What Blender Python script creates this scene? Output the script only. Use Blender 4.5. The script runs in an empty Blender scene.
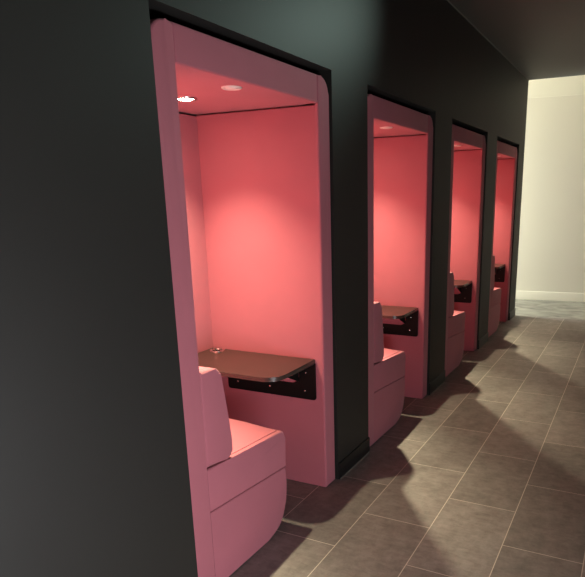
import bpy, bmesh, math, random
from mathutils import Vector, Matrix
random.seed(4)
S = bpy.context.scene
C = S.collection

# ------------------------------------------------------------------ materials
def lin(c):
    return tuple(((v/12.92) if v <= .04045 else ((v+.055)/1.055)**2.4) for v in c)

def new_mat(name):
    m = bpy.data.materials.new(name); m.use_nodes = True
    nt = m.node_tree
    b = nt.nodes['Principled BSDF']
    return m, nt, b

def N(nt, kind, **kw):
    n = nt.nodes.new(kind)
    for k, v in kw.items():
        setattr(n, k, v)
    return n

def plain(name, col, rough=.5, metal=0., spec=.5, bump=0., scale=200., var=0.):
    m, nt, b = new_mat(name)
    b.inputs['Base Color'].default_value = (*col, 1)
    b.inputs['Roughness'].default_value = rough
    b.inputs['Metallic'].default_value = metal
    b.inputs['Specular IOR Level'].default_value = spec
    tc = N(nt, 'ShaderNodeTexCoord')
    if bump or var:
        no = N(nt, 'ShaderNodeTexNoise'); no.inputs['Scale'].default_value = scale
        no.inputs['Detail'].default_value = 4
        nt.links.new(tc.outputs['Object'], no.inputs['Vector'])
    if bump:
        bp = N(nt, 'ShaderNodeBump'); bp.inputs['Strength'].default_value = bump
        bp.inputs['Distance'].default_value = .002
        nt.links.new(no.outputs['Fac'], bp.inputs['Height'])
        nt.links.new(bp.outputs['Normal'], b.inputs['Normal'])
    if var:
        mx = N(nt, 'ShaderNodeMixRGB')
        mx.inputs['Color1'].default_value = (*[c*(1-var) for c in col], 1)
        mx.inputs['Color2'].default_value = (*[min(1, c*(1+var)) for c in col], 1)
        nt.links.new(no.outputs['Fac'], mx.inputs['Fac'])
        nt.links.new(mx.outputs['Color'], b.inputs['Base Color'])
    return m

def fabric(name, col):
    """woven upholstery: fine cross weave plus slow unevenness"""
    m, nt, b = new_mat(name)
    b.inputs['Roughness'].default_value = .85
    b.inputs['Specular IOR Level'].default_value = .18
    b.inputs['Sheen Weight'].default_value = .12
    b.inputs['Sheen Roughness'].default_value = .5
    tc = N(nt, 'ShaderNodeTexCoord')
    big = N(nt, 'ShaderNodeTexNoise'); big.inputs['Scale'].default_value = 5; big.inputs['Detail'].default_value = 3
    fine = N(nt, 'ShaderNodeTexNoise'); fine.inputs['Scale'].default_value = 420; fine.inputs['Detail'].default_value = 2
    nt.links.new(tc.outputs['Object'], big.inputs['Vector'])
    nt.links.new(tc.outputs['Object'], fine.inputs['Vector'])
    mx = N(nt, 'ShaderNodeMixRGB')
    mx.inputs['Color1'].default_value = (*[c*.94 for c in col], 1)
    mx.inputs['Color2'].default_value = (*[c*1.06 for c in col], 1)
    nt.links.new(big.outputs['Fac'], mx.inputs['Fac'])
    mx2 = N(nt, 'ShaderNodeMixRGB', blend_type='MULTIPLY'); mx2.inputs['Fac'].default_value = .12
    nt.links.new(mx.outputs['Color'], mx2.inputs['Color1'])
    nt.links.new(fine.outputs['Fac'], mx2.inputs['Color2'])
    nt.links.new(mx2.outputs['Color'], b.inputs['Base Color'])
    ad = N(nt, 'ShaderNodeMath', operation='MULTIPLY_ADD'); ad.inputs[1].default_value = .25
    nt.links.new(fine.outputs['Fac'], ad.inputs[0]); nt.links.new(big.outputs['Fac'], ad.inputs[2])
    bp = N(nt, 'ShaderNodeBump'); bp.inputs['Strength'].default_value = .25; bp.inputs['Distance'].default_value = .004
    nt.links.new(ad.outputs[0], bp.inputs['Height'])
    nt.links.new(bp.outputs['Normal'], b.inputs['Normal'])
    return m

def tiles(name):
    """long taupe stone-look tiles laid half bond along the corridor, pale thin grout"""
    m, nt, b = new_mat(name)
    W, H = .657, .3477
    tc = N(nt, 'ShaderNodeTexCoord')
    sp = N(nt, 'ShaderNodeSeparateXYZ'); nt.links.new(tc.outputs['Object'], sp.inputs[0])
    def lin_(src, off):
        a = N(nt, 'ShaderNodeMath', operation='ADD'); a.inputs[1].default_value = off
        nt.links.new(src, a.inputs[0]); return a.outputs[0]
    u = lin_(sp.outputs['Y'], -2.8155 + 20*W); v = lin_(sp.outputs['X'], -.2848 + 20*H)
    cb = N(nt, 'ShaderNodeCombineXYZ'); nt.links.new(u, cb.inputs[0]); nt.links.new(v, cb.inputs[1])
    br = N(nt, 'ShaderNodeTexBrick', offset=.5, offset_frequency=2, squash=1, squash_frequency=2)
    br.inputs['Scale'].default_value = 1
    br.inputs['Brick Width'].default_value = W; br.inputs['Row Height'].default_value = H
    br.inputs['Mortar Size'].default_value = .0019; br.inputs['Mortar Smooth'].default_value = .15
    br.inputs['Bias'].default_value = 0
    br.inputs['Color1'].default_value = (.80, .80, .80, 1); br.inputs['Color2'].default_value = (1.15, 1.15, 1.15, 1)
    br.inputs['Mortar'].default_value = (1, 1, 1, 1)
    nt.links.new(cb.outputs[0], br.inputs['Vector'])
    # clouded stone pattern
    mp = N(nt, 'ShaderNodeMapping'); mp.inputs['Scale'].default_value = (1.25, .75, 1)
    nt.links.new(tc.outputs['Object'], mp.inputs['Vector'])
    n1 = N(nt, 'ShaderNodeTexNoise'); n1.inputs['Scale'].default_value = 9; n1.inputs['Detail'].default_value = 9
    n1.inputs['Roughness'].default_value = .78; n1.inputs['Distortion'].default_value = .15
    nt.links.new(mp.outputs[0], n1.inputs['Vector'])
    n2 = N(nt, 'ShaderNodeTexNoise'); n2.inputs['Scale'].default_value = 26; n2.inputs['Detail'].default_value = 8
    n2.inputs['Roughness'].default_value = .7; n2.inputs['Distortion'].default_value = .6
    mp2 = N(nt, 'ShaderNodeMapping'); mp2.inputs['Scale'].default_value = (.5, 1.3, 1); mp2.inputs['Rotation'].default_value = (0, 0, .5)
    nt.links.new(tc.outputs['Object'], mp2.inputs['Vector']); nt.links.new(mp2.outputs[0], n2.inputs['Vector'])
    nm = N(nt, 'ShaderNodeMixRGB'); nm.inputs['Fac'].default_value = .42
    nt.links.new(n1.outputs['Fac'], nm.inputs['Color1']); nt.links.new(n2.outputs['Fac'], nm.inputs['Color2'])
    rp = N(nt, 'ShaderNodeValToRGB')
    rp.color_ramp.elements[0].position = .33; rp.color_ramp.elements[0].color = (.135, .121, .111, 1)
    rp.color_ramp.elements[1].position = .67; rp.color_ramp.elements[1].color = (.315, .282, .26, 1)
    e = rp.color_ramp.elements.new(.5); e.color = (.225, .201, .185, 1)
    nt.links.new(nm.outputs['Color'], rp.inputs['Fac'])
    mu = N(nt, 'ShaderNodeMixRGB', blend_type='MULTIPLY'); mu.inputs['Fac'].default_value = 1
    nt.links.new(rp.outputs['Color'], mu.inputs['Color1']); nt.links.new(br.outputs['Color'], mu.inputs['Color2'])
    mg = N(nt, 'ShaderNodeMixRGB'); mg.inputs['Color2'].default_value = (.66, .59, .51, 1)
    nt.links.new(br.outputs['Fac'], mg.inputs['Fac']); nt.links.new(mu.outputs['Color'], mg.inputs['Color1'])
    nt.links.new(mg.outputs['Color'], b.inputs['Base Color'])
    b.inputs['Roughness'].default_value = .5; b.inputs['Specular IOR Level'].default_value = .35
    bp = N(nt, 'ShaderNodeBump'); bp.inputs['Strength'].default_value = .3; bp.inputs['Distance'].default_value = .001
    iv = N(nt, 'ShaderNodeMath', operation='SUBTRACT'); iv.inputs[0].default_value = 1
    nt.links.new(br.outputs['Fac'], iv.inputs[1]); nt.links.new(iv.outputs[0], bp.inputs['Height'])
    nt.links.new(bp.outputs['Normal'], b.inputs['Normal'])
    return m

def marble_vinyl(name):
    m, nt, b = new_mat(name)
    tc = N(nt, 'ShaderNodeTexCoord')
    mp = N(nt, 'ShaderNodeMapping'); mp.inputs['Scale'].default_value = (1, 1.8, 1)
    nt.links.new(tc.outputs['Object'], mp.inputs['Vector'])
    n1 = N(nt, 'ShaderNodeTexNoise'); n1.inputs['Scale'].default_value = 3.2; n1.inputs['Detail'].default_value = 6
    n1.inputs['Distortion'].default_value = 1.2
    nt.links.new(mp.outputs[0], n1.inputs['Vector'])
    rp = N(nt, 'ShaderNodeValToRGB')
    rp.color_ramp.elements[0].position = .32; rp.color_ramp.elements[0].color = (.125, .127, .108, 1)
    rp.color_ramp.elements[1].position = .68; rp.color_ramp.elements[1].color = (.36, .355, .30, 1)
    nt.links.new(n1.outputs['Fac'], rp.inputs['Fac'])
    nt.links.new(rp.outputs['Color'], b.inputs['Base Color'])
    b.inputs['Roughness'].default_value = .45
    return m

def emitter(name, col, st):
    m, nt, b = new_mat(name)
    b.inputs['Base Color'].default_value = (.8, .8, .8, 1)
    b.inputs['Emission Color'].default_value = (*col, 1)
    b.inputs['Emission Strength'].default_value = st
    return m

def matte_paint(name, col, gloss, rough):
    """matte wall paint: diffuse body with a weak soft sheen"""
    m = bpy.data.materials.new(name); m.use_nodes = True; nt = m.node_tree
    nt.nodes.clear()
    o = N(nt, 'ShaderNodeOutputMaterial'); mx = N(nt, 'ShaderNodeMixShader'); mx.inputs[0].default_value = gloss
    d = N(nt, 'ShaderNodeBsdfDiffuse'); g = N(nt, 'ShaderNodeBsdfGlossy'); g.inputs['Roughness'].default_value = rough
    tc = N(nt, 'ShaderNodeTexCoord'); no = N(nt, 'ShaderNodeTexNoise')
    no.inputs['Scale'].default_value = 3; no.inputs['Detail'].default_value = 5
    lw = N(nt, 'ShaderNodeLayerWeight'); lw.inputs['Blend'].default_value = .5
    pw = N(nt, 'ShaderNodeMath', operation='POWER'); pw.inputs[1].default_value = 5
    ma = N(nt, 'ShaderNodeMath', operation='MULTIPLY_ADD'); ma.inputs[1].default_value = .26; ma.inputs[2].default_value = gloss
    nt.links.new(lw.outputs['Facing'], pw.inputs[0]); nt.links.new(pw.outputs[0], ma.inputs[0]); nt.links.new(ma.outputs[0], mx.inputs[0])
    nt.links.new(tc.outputs['Object'], no.inputs['Vector'])
    mc = N(nt, 'ShaderNodeMixRGB')
    mc.inputs['Color1'].default_value = (*[c*.93 for c in col], 1); mc.inputs['Color2'].default_value = (*[c*1.07 for c in col], 1)
    nt.links.new(no.outputs['Fac'], mc.inputs['Fac']); nt.links.new(mc.outputs['Color'], d.inputs['Color'])
    nt.links.new(d.outputs[0], mx.inputs[1]); nt.links.new(g.outputs[0], mx.inputs[2]); nt.links.new(mx.outputs[0], o.inputs[0])
    return m

def glass_pane(name):
    m = bpy.data.materials.new(name); m.use_nodes = True; nt = m.node_tree
    nt.nodes.clear()
    o = N(nt, 'ShaderNodeOutputMaterial'); mx = N(nt, 'ShaderNodeMixShader')
    t = N(nt, 'ShaderNodeBsdfTransparent'); g = N(nt, 'ShaderNodeBsdfGlossy')
    g.inputs['Roughness'].default_value = .02; mx.inputs[0].default_value = .07
    nt.links.new(t.outputs[0], mx.inputs[1]); nt.links.new(g.outputs[0], mx.inputs[2])
    nt.links.new(mx.outputs[0], o.inputs[0])
    return m

PINK = (.475, .148, .184)
M = dict(
    pink=fabric('pink_upholstery', PINK),
    piping=fabric('pink_piping', tuple(c*.9 for c in PINK)),
    black=matte_paint('black_satin_paint', (.0205, .0195, .0172), .046, .5),
    skirt=plain('black_skirting', (.010, .010, .010), .45, 0, .4, .03, 80),
    seal=plain('grey_floor_sealant', (.16, .14, .12), .5, 0, .4, .05, 90),
    ceil=plain('charcoal_ceiling_paint', (.076, .084, .084), .6, 0, .4, .05, 60),
    cream=plain('cream_wall_paint', (.70, .675, .58), .75, 0, .3, .05, 90),
    cream_lit=plain('cream_lit_upper', (.76, .74, .635), .75, 0, .3, .05, 90),
    white=plain('white_gloss_trim', (.76, .74, .63), .4, 0, .5, .02, 60),
    grey=plain('grey_wall_paint', (.16, .155, .145), .8, 0, .3, .05, 90),
    desk=plain('dark_brown_laminate', (.060, .032, .026), .36, 0, .45, .03, 300, .12),
    deskedge=plain('dark_desk_edge', (.060, .040, .034), .27, 0, .5, .02, 300),
    steel=plain('black_powder_coated_steel', (.007, .006, .006), .5, 0, .18, .06, 500),
    chrome=plain('brushed_chrome', (.75, .72, .68), .25, 1, .5, .02, 300),
    vent=plain('white_vent_plastic', (.74, .70, .66), .5, 0, .4, .02, 200),
    dark=plain('dark_recess', (.02, .02, .02), .6, 0, .3, .02, 200),
    tile=tiles('taupe_stone_tile'), vinyl=marble_vinyl('grey_marbled_vinyl'),
    lamp=emitter('lamp_lens', (1, .85, .60), 100),
    glass=glass_pane('window_glass'),
    frame=plain('window_frame_grey', (.2, .2, .2), .5, 0, .4, .02, 80),
)

# ------------------------------------------------------------------ mesh helpers
def link_mesh(name, bm, mats, parent=None, sharp=35):
    bmesh.ops.recalc_face_normals(bm, faces=bm.faces)
    me = bpy.data.meshes.new(name); bm.to_mesh(me); bm.free()
    for m in (mats if isinstance(mats, (list, tuple)) else [mats]):
        me.materials.append(m)
    for p in me.polygons: p.use_smooth = True
    me.set_sharp_from_angle(angle=math.radians(sharp))
    o = bpy.data.objects.new(name, me); C.objects.link(o)
    if parent: o.parent = parent
    return o

def prism(pts, axis, lo, hi, bm=None, mi=0):
    """extrude a 2D outline along an axis. axis x: pts=(y,z); y: (x,z); z: (x,y)"""
    bm = bm or bmesh.new()
    def mk(p, t):
        return {'x': (t, p[0], p[1]), 'y': (p[0], t, p[1]), 'z': (p[0], p[1], t)}[axis]
    a = [bm.verts.new(mk(p, lo)) for p in pts]; b = [bm.verts.new(mk(p, hi)) for p in pts]
    fs = [bm.faces.new(a), bm.faces.new(list(reversed(b)))]
    n = len(pts)
    for i in range(n):
        fs.append(bm.faces.new([a[i], b[i], b[(i+1) % n], a[(i+1) % n]]))
    for f in fs: f.material_index = mi
    return bm

def box(x0, x1, y0, y1, z0, z1, bm=None, mi=0):
    return prism([(x0, y0), (x1, y0), (x1, y1), (x0, y1)], 'z', z0, z1, bm, mi)

def bevel(bm, sel, r, seg=4):
    es = [e for e in bm.edges if sel(*[v.co.copy() for v in e.verts])]
    if es:
        bmesh.ops.bevel(bm, geom=es, offset=r, segments=seg, profile=.5, affect='EDGES', clamp_overlap=True)
    return bm

def arc(cx, cy, r, a0, a1, n=8):
    return [(cx+r*math.cos(math.radians(a0+(a1-a0)*i/n)), cy+r*math.sin(math.radians(a0+(a1-a0)*i/n))) for i in range(n+1)]

def lathe(prof, n=32, bm=None, loc=(0, 0, 0), mi=0):
    """revolve (r,z) profile round z"""
    bm = bm or bmesh.new(); rings = []
    for r, z in prof:
        if r < 1e-6:
            rings.append([bm.verts.new((loc[0], loc[1], loc[2]+z))])
        else:
            rings.append([bm.verts.new((loc[0]+r*math.cos(2*math.pi*k/n), loc[1]+r*math.sin(2*math.pi*k/n), loc[2]+z)) for k in range(n)])
    for a, b in zip(rings, rings[1:]):
        for k in range(n):
            j = (k+1) % n
            if len(a) == 1 and len(b) == 1: continue
            if len(a) == 1: f = bm.faces.new([a[0], b[k], b[j]])
            elif len(b) == 1: f = bm.faces.new([a[k], b[0], a[j]])
            else: f = bm.faces.new([a[k], b[k], b[j], a[j]])
            f.material_index = mi
    return bm

def tube(path, r, n=8):
    bm = bmesh.new(); rings = []
    P = [Vector(p) for p in path]
    for i, p in enumerate(P):
        t = (P[min(i+1, len(P)-1)]-P[max(i-1, 0)]).normalized()
        a = t.orthogonal().normalized() if abs(t.z) > .9 else t.cross(Vector((0, 0, 1))).normalized()
        b = t.cross(a)
        rings.append([bm.verts.new(p+(a*math.cos(2*math.pi*k/n)+b*math.sin(2*math.pi*k/n))*r) for k in range(n)])
    for a, b in zip(rings, rings[1:]):
        for k in range(n):
            bm.faces.new([a[k], b[k], b[(k+1) % n], a[(k+1) % n]])
    bm.faces.new(rings[0]); bm.faces.new(list(reversed(rings[-1])))
    return bm

def struct(name, bm, mats, parent=None):
    o = link_mesh(name, bm, mats, parent)
    if parent is None: o['kind'] = 'structure'
    return o

def thing(name, loc):
    o = bpy.data.objects.new(name, None); C.objects.link(o); o.location = loc
    o.empty_display_size = .1
    return o

def copy_tree(o, parent=None):
    c = o.copy(); C.objects.link(c)
    if parent: c.parent = parent
    for ch in list(o.children): copy_tree(ch, c)
    return c

# ------------------------------------------------------------------ layout
Y0, W, P, HO = 1.552, 1.2146, 1.6417, 2.146       # niche openings
YE, ZC = 8.068, 2.912                              # end of the dark corridor, its ceiling
XR, YB, XL, ZH = 2.1, -2.2, -3.0, 3.7
FX = -.012                                         # front plane of the booths

# --- setting
bm = box(-1.0, -.9, YB, YE, 0, ZC)
edges_y = [YB] + sum([[Y0+i*P, Y0+i*P+W] for i in range(4)], []) + [YE]
for i in range(0, len(edges_y), 2):
    box(-.9, 0, edges_y[i], edges_y[i+1], 0, HO, bm)
box(-.9, 0, YB, YE, HO, ZC, bm)
struct('wall_left', bm, M['black'])
for i in range(0, len(edges_y), 2):
    b = box(0, .009, edges_y[i]+.001, edges_y[i+1]-(0 if i == 8 else .001), 0.0, .097)
    bevel(b, lambda a, c: a.x > .008 and c.x > .008 and a.z > .09 and c.z > .09, .004, 2)
    prism([(.009, 0), (.015, 0), (.009, .004)], 'y', edges_y[i]+.002, edges_y[i+1]-.002, b, 1)
    struct('baseboard_left', b, [M['skirt'], M['seal']])

struct('floor', box(-.9, XR, YB, YE, -.06, 0), M['tile'])
struct('floor', box(XL, XR, YE, 10.2, -.06, -.001), M['vinyl'])
struct('ceiling', box(-1.0, XR, YB, YE, ZC, ZC+.1), M['ceil'])
struct('ceiling', box(XL, XR, YE, 10.2, ZH, ZH+.1), M['cream'])
b = prism([(0, ZC-.006), (.006, ZC), (0, ZC)], 'y', YB, YE)
struct('trim_1', b, M['ceil'])
# opposite wall with an unseen low window added to light the booth fronts, plain wall behind the camera
WY0, WY1, WZ0, WZ1 = -.4, 1.2, .06, .85
bm = box(XR, XR+.1, YB, WY0, 0, ZH); box(XR, XR+.1, WY1, 10.2, 0, ZH, bm)
box(XR, XR+.1, WY0, WY1, 0, WZ0, bm); box(XR, XR+.1, WY0, WY1, WZ1, ZH, bm)
struct('wall_right', bm, M['grey'])
struct('wall_back', box(-1.0, XR+.1, YB-.1, YB, 0, ZC), M['grey'])
t_ = .05
bm = box(XR+.03, XR+.09, WY0, WY0+t_, WZ0, WZ1); box(XR+.03, XR+.09, WY1-t_, WY1, WZ0, WZ1, bm)
box(XR+.03, XR+.09, WY0+t_, WY1-t_, WZ0, WZ0+t_, bm); box(XR+.03, XR+.09, WY0+t_, WY1-t_, WZ1-t_, WZ1, bm)
wr = struct('added_window', bm, M['frame'])
link_mesh('pane', box(XR+.055, XR+.06, WY0+t_, WY1-t_, WZ0+t_, WZ1-t_), M['glass'], wr)
# lighter space beyond the corridor
struct('wall_end', box(XL, -1.0, YE-.1, YE, 0, ZH), M['cream'])
struct('wall_upper', box(-1.0, XR, YE-.1, YE, ZC+.1, ZH), M['cream'])
def far_y(x): return 9.44+.10*x
bm = prism([(XL, far_y(XL)), (XR, far_y(XR)), (XR, far_y(XR)+.1), (XL, far_y(XL)+.1)], 'z', 0, ZH)
struct('wall_far', bm, M['cream'])
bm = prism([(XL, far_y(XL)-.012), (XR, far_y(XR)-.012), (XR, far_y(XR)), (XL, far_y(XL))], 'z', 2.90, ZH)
struct('lit_upper_band', bm, M['cream_lit'])  # paler colour paints in the brighter light high on the far wall
bm = prism([(XL, far_y(XL)-.016), (XR, far_y(XR)-.016), (XR, far_y(XR)), (XL, far_y(XL))], 'z', 0, .13)
bevel(bm, lambda a, c: a.z > .12 and c.z > .12 and abs(a.x-c.x) > 1 and a.y < far_y(a.x)-.01, .006, 2)
struct('baseboard_far', bm, M['white'])
# side wall of that space with its window
bm = box(XL-.1, XL, YE-.1, 10.2, 0, .3); box(XL-.1, XL, YE-.1, 10.2, 2.5, ZH, bm)
box(XL-.1, XL, YE-.1, 8.14, .3, 2.5, bm); box(XL-.1, XL, 9.05, 10.2, .3, 2.5, bm)
struct('wall_side', bm, M['cream'])
bm = box(XL-.08, XL-.02, 8.14, 8.19, .3, 2.5); box(XL-.08, XL-.02, 9.0, 9.05, .3, 2.5, bm)
box(XL-.08, XL-.02, 8.19, 9.0, .3, .35, bm); box(XL-.08, XL-.02, 8.19, 9.0, 2.45, 2.5, bm)
wo = struct('window_2', bm, M['frame'])
link_mesh('pane', box(XL-.055, XL-.05, 8.19, 9.0, .35, 2.45), M['glass'], wo)

# ------------------------------------------------------------------ one booth (coordinates local to the niche's near edge)
def L(y): return y-Y0
NI, FI, NO, FO = L(1.666), L(2.645), L(1.560), L(2.757)
ZT, ZI, XB = 2.109, 1.985, -.73

def front(a, c): return a.x > FX-.0005 and c.x > FX-.0005

def make_booth():
    t = thing('booth', (0, Y0, 0))
    R = .075
    # near side panel, outer top corner rounded
    bm = prism([(NI, 0.003), (NI, ZT)] + arc(NO+R, ZT-R, R, 90, 180) + [(NO, 0.003)], 'x', -.80, FX)
    bevel(bm, lambda a, c: front(a, c) and not (abs(a.y-NI) < 1e-4 and abs(c.y-NI) < 1e-4), .010, 4)
    bevel(bm, lambda a, c: front(a, c) and abs(a.y-NI) < 1e-4 and abs(c.y-NI) < 1e-4, .003, 3)
    link_mesh('side_panel', bm, M['pink'], t)
    # far side panel: plain at the front edge, a shadow gap under the ceiling behind it
    bm = prism([(FI, 0.003), (FO, 0.003)] + arc(FO-R, ZT-R, R, 0, 90) + [(FI, ZT)], 'x', -.03, FX)
    prism([(FI, 0.003), (FO, 0.003)] + arc(FO-R, ZT-R, R, 0, 90) + [(FI+.04, ZT), (FI+.04, ZI-.006), (FI+.009, ZI-.006), (FI+.003, ZI-.009), (FI, ZI-.018)], 'x', -.80, -.03, bm)
    bevel(bm, front, .010, 4); link_mesh('side_panel', bm, M['pink'], t)
    link_mesh('back_panel', bevel(box(-.79, XB, NI+.001, FI-.001, .003, ZI-.011), lambda a, c: a.z > 1.9 and c.z > 1.9 and a.x > XB-.001 and c.x > XB-.001, .004, 2), M['pink'], t)
    bm = box(-.09, FX, NI+.0015, FI-.0015, ZI, ZT)
    bevel(bm, lambda a, c: front(a, c), .009, 4)
    link_mesh('header_panel', bm, M['pink'], t)
    link_mesh('ceiling_panel', box(-.80, -.09, NI+.001, FI+.035, ZI, ZT), M['pink'], t)
    return t

def make_bench():
    t = thing('bench_seat', (0, Y0, 0))
    y0 = NI+.0015
    # base with its rounded front foot
    ft = [L(2.060), L(2.105), L(2.145), L(2.175), L(2.198), L(2.215), L(2.226), L(2.232), L(2.235)]
    fz = [.004, .008, .020, .038, .064, .096, .135, .180, .235]
    prof = [(y0, .004)] + list(zip(ft, fz)) + [(L(2.233), .306), (y0, .351)]
    bm = prism(prof, 'x', XB+.002, FX)
    bevel(bm, lambda a, c: front(a, c) and not (abs(a.y-y0) < 1e-4 and abs(c.y-y0) < 1e-4), .007, 3)
    link_mesh('seat_base', bm, M['pink'], t)
    # cushion
    prof = [(y0, .353), (L(2.234), .308), (L(2.240), .455)] + arc(L(2.205), .463, .035, 10, 80, 5) + [(L(2.00), .5115), (L(1.85), .521), (y0, .536)]
    bm = prism(prof, 'x', XB+.002, FX)
    bevel(bm, lambda a, c: front(a, c) and a.z > .44 and c.z > .44, .024, 6)
    bevel(bm, lambda a, c: front(a, c) and a.z < .36 and c.z < .36, .007, 3)
    bevel(bm, lambda a, c: front(a, c) and abs(a.y-y0) < .002 and abs(c.y-y0) < .002, .008, 3)
    for xx in (-.055, -.085, -.12, -.16, -.22, -.32, -.5):
        bmesh.ops.bisect_plane(bm, geom=bm.verts[:]+bm.edges[:]+bm.faces[:], plane_co=(xx, 0, 0), plane_no=(1, 0, 0))
    for v in bm.verts:
        if v.co.z > .44:
            q = min(1, max(0, (FX-.03-v.co.x)/.26)); q = q*q*(3-2*q)
            v.co.z += .016*q*min(1, (v.co.z-.44)/.04)
    cu = link_mesh('seat_cushion', bm, M['pink'], t)
    pts = [(FX-.025, L(1.85), .5215), (FX-.025, L(2.0), .512), (FX-.025, L(2.10), .5065), (FX-.025, L(2.20), .499),
           (FX-.025, L(2.225), .491), (FX-.025, L(2.2372), .474)]
    link_mesh('piping', tube(pts, .0022), M['piping'], cu)
    # wedge shaped backrest
    y1 = NI+.003
    prof = [(y1, .541), (L(1.800), .5275)] + arc(L(1.815), .548, .020, -75, 10, 5) + [(L(1.836), .600), (L(1.823), .700), (L(1.808), .800)] \
        + arc(L(1.762), .889, .031, 12, 80, 6) + [(y1, .934)]
    bm = prism(prof, 'x', XB+.004, FX-.001)
    bevel(bm, lambda a, c: a.x > FX-.0015 and c.x > FX-.0015, .013, 5)
    link_mesh('backrest', bm, M['pink'], t)
    return t

def make_desk():
    t = thing('wall_desk', (0, Y0, 0))
    yb, yf, xr = FI-.003, L(2.252), -.060
    r = .085
    out = [(XB+.003, yb), (XB+.003, yf)] + arc(xr-r, yf+r, r, -90, 0, 10) + [(xr, yb-.004), (xr-.004, yb)]
    bm = prism(out, 'z', .712, .734)
    bevel(bm, lambda a, c: (a.z > .733 and c.z > .733) or (a.z < .713 and c.z < .713), .003, 2)
    for f in bm.faces:
        f.material_index = 0 if abs(f.normal.z) > .9 else 1
    top = link_mesh('desktop', bm, [M['desk'], M['deskedge']], t)
    # steel wall bracket: low rail with a tall ear at each end, cut open between
    bx0, bx1 = -.632, -.060
    z0, z1, zt = .506, .588, .7105
    rr = .016
    out = arc(bx0+rr, z0+rr, rr, 180, 270, 5) + arc(bx1-rr, z0+rr, rr, -90, 0, 5) + \
        [(bx1, zt), (bx1-.100, zt), (bx1-.100, z1+.04), (bx1-.115, z1+.012), (bx1-.14, z1), (bx0+.14, z1), (bx0+.115, z1+.012), (bx0+.1, z1+.04), (bx0+.1, zt), (bx0, zt)]
    bm = prism(out, 'y', yb-.005, yb+.001)
    link_mesh('wall_bracket', bm, M['steel'], t)
    bm = box(bx0, bx1-.004, yb-.26, yb-.0052, .7055, .7115)
    # gusset webs under the top, one near each end
    for gx in (bx0+.10, bx1-.105):
        prism([(yb-.0052, .60), (yb-.0052, .7055), (yb-.20, .7055), (yb-.20, .694)], 'x', gx-.0025, gx+.0025, bm)
    link_mesh('support_arm', bm, M['steel'], t)
    def bolt(x, z):
        bm = lathe([(0, .0048), (.003, .0045), (.0052, .003), (.006, 0)], 14)
        bmesh.ops.rotate(bm, verts=bm.verts, cent=(0, 0, 0), matrix=Matrix.Rotation(math.radians(90), 3, 'X'))
        bmesh.ops.translate(bm, verts=bm.verts, vec=(x, yb-.005, z))
        link_mesh('bolt', bm, M['chrome'], t)
    for x, z in ((-.118, .656), (-.126, .554), (-.349, .553), (-.563, .553)): bolt(x, z)
    # round cable grommet in the back corner of the top
    gx, gy = -.655, L(2.585)
    bm = lathe([(.028, .002), (.030, .006), (.036, .0075), (.042, .006), (.043, 0)], 32, loc=(gx, gy, .734))
    g = link_mesh('cable_grommet', bm, M['chrome'], t)
    bm = lathe([(0, .0035), (.024, .003), (.028, .001)], 32, loc=(gx, gy, .734))
    link_mesh('grommet_cap', bm, M['steel'], g)
    return t

LX, LYY = -.45, L(2.230)
def make_light():
    t = thing('ceiling_light', (LX, Y0+LYY, ZI))
    bm = lathe([(.036, -.002), (.039, -.006), (.046, -.0065), (.050, -.004), (.051, 0)], 36)
    link_mesh('trim_ring', bm, M['chrome'], t)
    link_mesh('lens', lathe([(0, -.011), (.012, -.010), (.024, -.007), (.032, -.004), (.036, -.002)], 32), M['lamp'], t)
    return t

def make_vent():
    t = thing('ceiling_vent', (-.118, Y0+L(2.115), ZI))
    bm = lathe([(.027, -.002), (.030, -.006), (.036, -.0065), (.040, -.004), (.041, 0)], 36)
    link_mesh('vent_ring', bm, M['vent'], t)
    bm = lathe([(0, -.0085), (.012, -.0085), (.021, -.0075), (.0235, -.005), (.0235, 0)], 32)
    link_mesh('vent_disc', bm, M['vent'], t)
    return t

protos = dict(booth=make_booth(), bench=make_bench(), desk=make_desk(), lamp=make_light(), vent=make_vent())
where = ['nearest the camera', 'second from the camera', 'third from the camera', 'farthest from the camera beside the cream wall']
short = ['nearest booth', 'second booth', 'third booth', 'farthest booth']
LBL = dict(
    booth=['pink upholstered booth surround nearest the camera, its lit lamp showing',
           'pink upholstered booth surround, second from the camera in the black wall',
           'pink upholstered booth surround, third from the camera in the black wall',
           'farthest small pink booth surround, closest to the cream wall'],
    bench=['pink upholstered bench with wedge backrest in the nearest booth',
           'pink upholstered bench with wedge backrest in the second booth',
           'pink upholstered bench in the third booth from the camera',
           'pink upholstered bench in the farthest booth by the cream wall'],
    desk=['dark brown wall desk with chrome cable grommet in the nearest booth',
          'dark brown wall desk on black bracket in the second booth',
          'small dark wall desk on black bracket in the third booth',
          'dark wall desk in the farthest booth by the cream wall'],
    lamp=['glowing round downlight in the ceiling of the nearest booth',
          'round downlight in the ceiling of the second booth',
          'round downlight in the ceiling of the third booth',
          'round downlight in the ceiling of the farthest booth'],
    vent=['pale round vent disc in the ceiling of the nearest booth',
          'pale round vent disc in the ceiling of the second booth',
          'pale round vent disc in the ceiling of the third booth',
          'pale round vent disc in the ceiling of the farthest booth'])
CAT = dict(booth='booth', bench='bench', desk='desk', lamp='ceiling light', vent='vent')
GRP = dict(booth='pink booths along the black wall', bench='benches inside the pink booths', desk='wall desks inside the pink booths',
           lamp='downlights inside the pink booths', vent='vent discs inside the pink booths')
for key, p in protos.items():
    for i in range(4):
        o = p if i == 0 else copy_tree(p)
        o.location = (p.location.x, protos[key].location.y + i*P if i else p.location.y, p.location.z)
        o['label'] = LBL[key][i]; o['category'] = CAT[key]; o['group'] = GRP[key]

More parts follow.
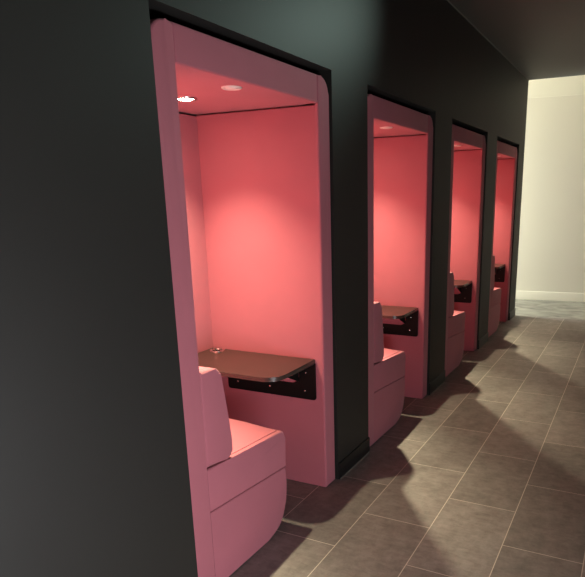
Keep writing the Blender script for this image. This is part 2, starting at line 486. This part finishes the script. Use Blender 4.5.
# ------------------------------------------------------------------ light
def add_light(name, kind, loc, energy, col, rot=(0, 0, 0), **kw):
    l = bpy.data.lights.new(name, kind); l.energy = energy; l.color = col
    for k, v in kw.items(): setattr(l, k, v)
    o = bpy.data.objects.new(name, l); C.objects.link(o); o.location = loc; o.rotation_euler = rot
    return o
for i in range(4):
    # every downlight throws a soft pool straight down and a stronger one towards the seat side
    add_light('booth_spot', 'SPOT', (LX, Y0+LYY+i*P, ZI-.016), 98, (1, .88, .58),
              spot_size=math.radians(103), spot_blend=1.0, shadow_soft_size=.024)
    add_light('booth_spot', 'SPOT', (LX, Y0+LYY+i*P, ZI-.016), 345, (1, .88, .58),
              Vector((.0, -.80, -1)).to_track_quat('-Z', 'Y').to_euler(), spot_size=math.radians(88), spot_blend=1.0, shadow_soft_size=.024)
# area lights at both windows; the low one is added to lift booth fronts
add_light('unseen_window_light', 'AREA', (XR+.12, (WY0+WY1)/2, (WZ0+WZ1)/2), 84, (.93, .93, .97), (0, math.radians(90), 0),
          shape='RECTANGLE', size=WZ1-WZ0, size_y=WY1-WY0)
add_light('unseen_window_light', 'AREA', (XL-.12, 8.6, 1.4), 340, (1.0, .995, .93), (0, math.radians(-90), 0),
          shape='RECTANGLE', size=2.1, size_y=.85)
add_light('corridor_lamp', 'SPOT', (1.15, 4.1, 2.72), 46, (.74, 1.0, .88),
          (Vector((0, 2.15, 2.45))-Vector((1.15, 4.1, 2.72))).to_track_quat('-Z', 'Y').to_euler(),
          spot_size=math.radians(62), spot_blend=1.0, shadow_soft_size=.08)
w = bpy.data.worlds.new('World'); S.world = w; w.use_nodes = True
bg = w.node_tree.nodes['Background']; bg.inputs[0].default_value = (.85, .92, 1, 1); bg.inputs[1].default_value = .6

# ------------------------------------------------------------------ camera
yaw, pitch, roll = .4586, -.2568, -.0141
cy, sy = math.cos(yaw), math.sin(yaw)
F = Vector((-sy*math.cos(pitch), cy*math.cos(pitch), math.sin(pitch)))
r0 = Vector((cy, sy, 0)); u0 = r0.cross(F)
R = math.cos(roll)*r0 + math.sin(roll)*u0; U = -math.sin(roll)*r0 + math.cos(roll)*u0
cam = bpy.data.cameras.new('camera'); co = bpy.data.objects.new('camera', cam); C.objects.link(co)
mw = Matrix((R, U, -F)).transposed().to_4x4(); mw.translation = Vector((1.4062, 0, 1.55))
co.matrix_world = mw
cam.sensor_fit = 'HORIZONTAL'; cam.sensor_width = 36; cam.lens = 36*595.01/585
cam.shift_x = -(342.988-292.5)/585; cam.shift_y = (354.637-288.5)/585
cam.clip_start = .02
S.camera = co

vs = S.view_settings
vs.view_transform = 'Standard'; vs.look = 'None'; vs.exposure = 0; vs.gamma = 1; vs.use_curve_mapping = False
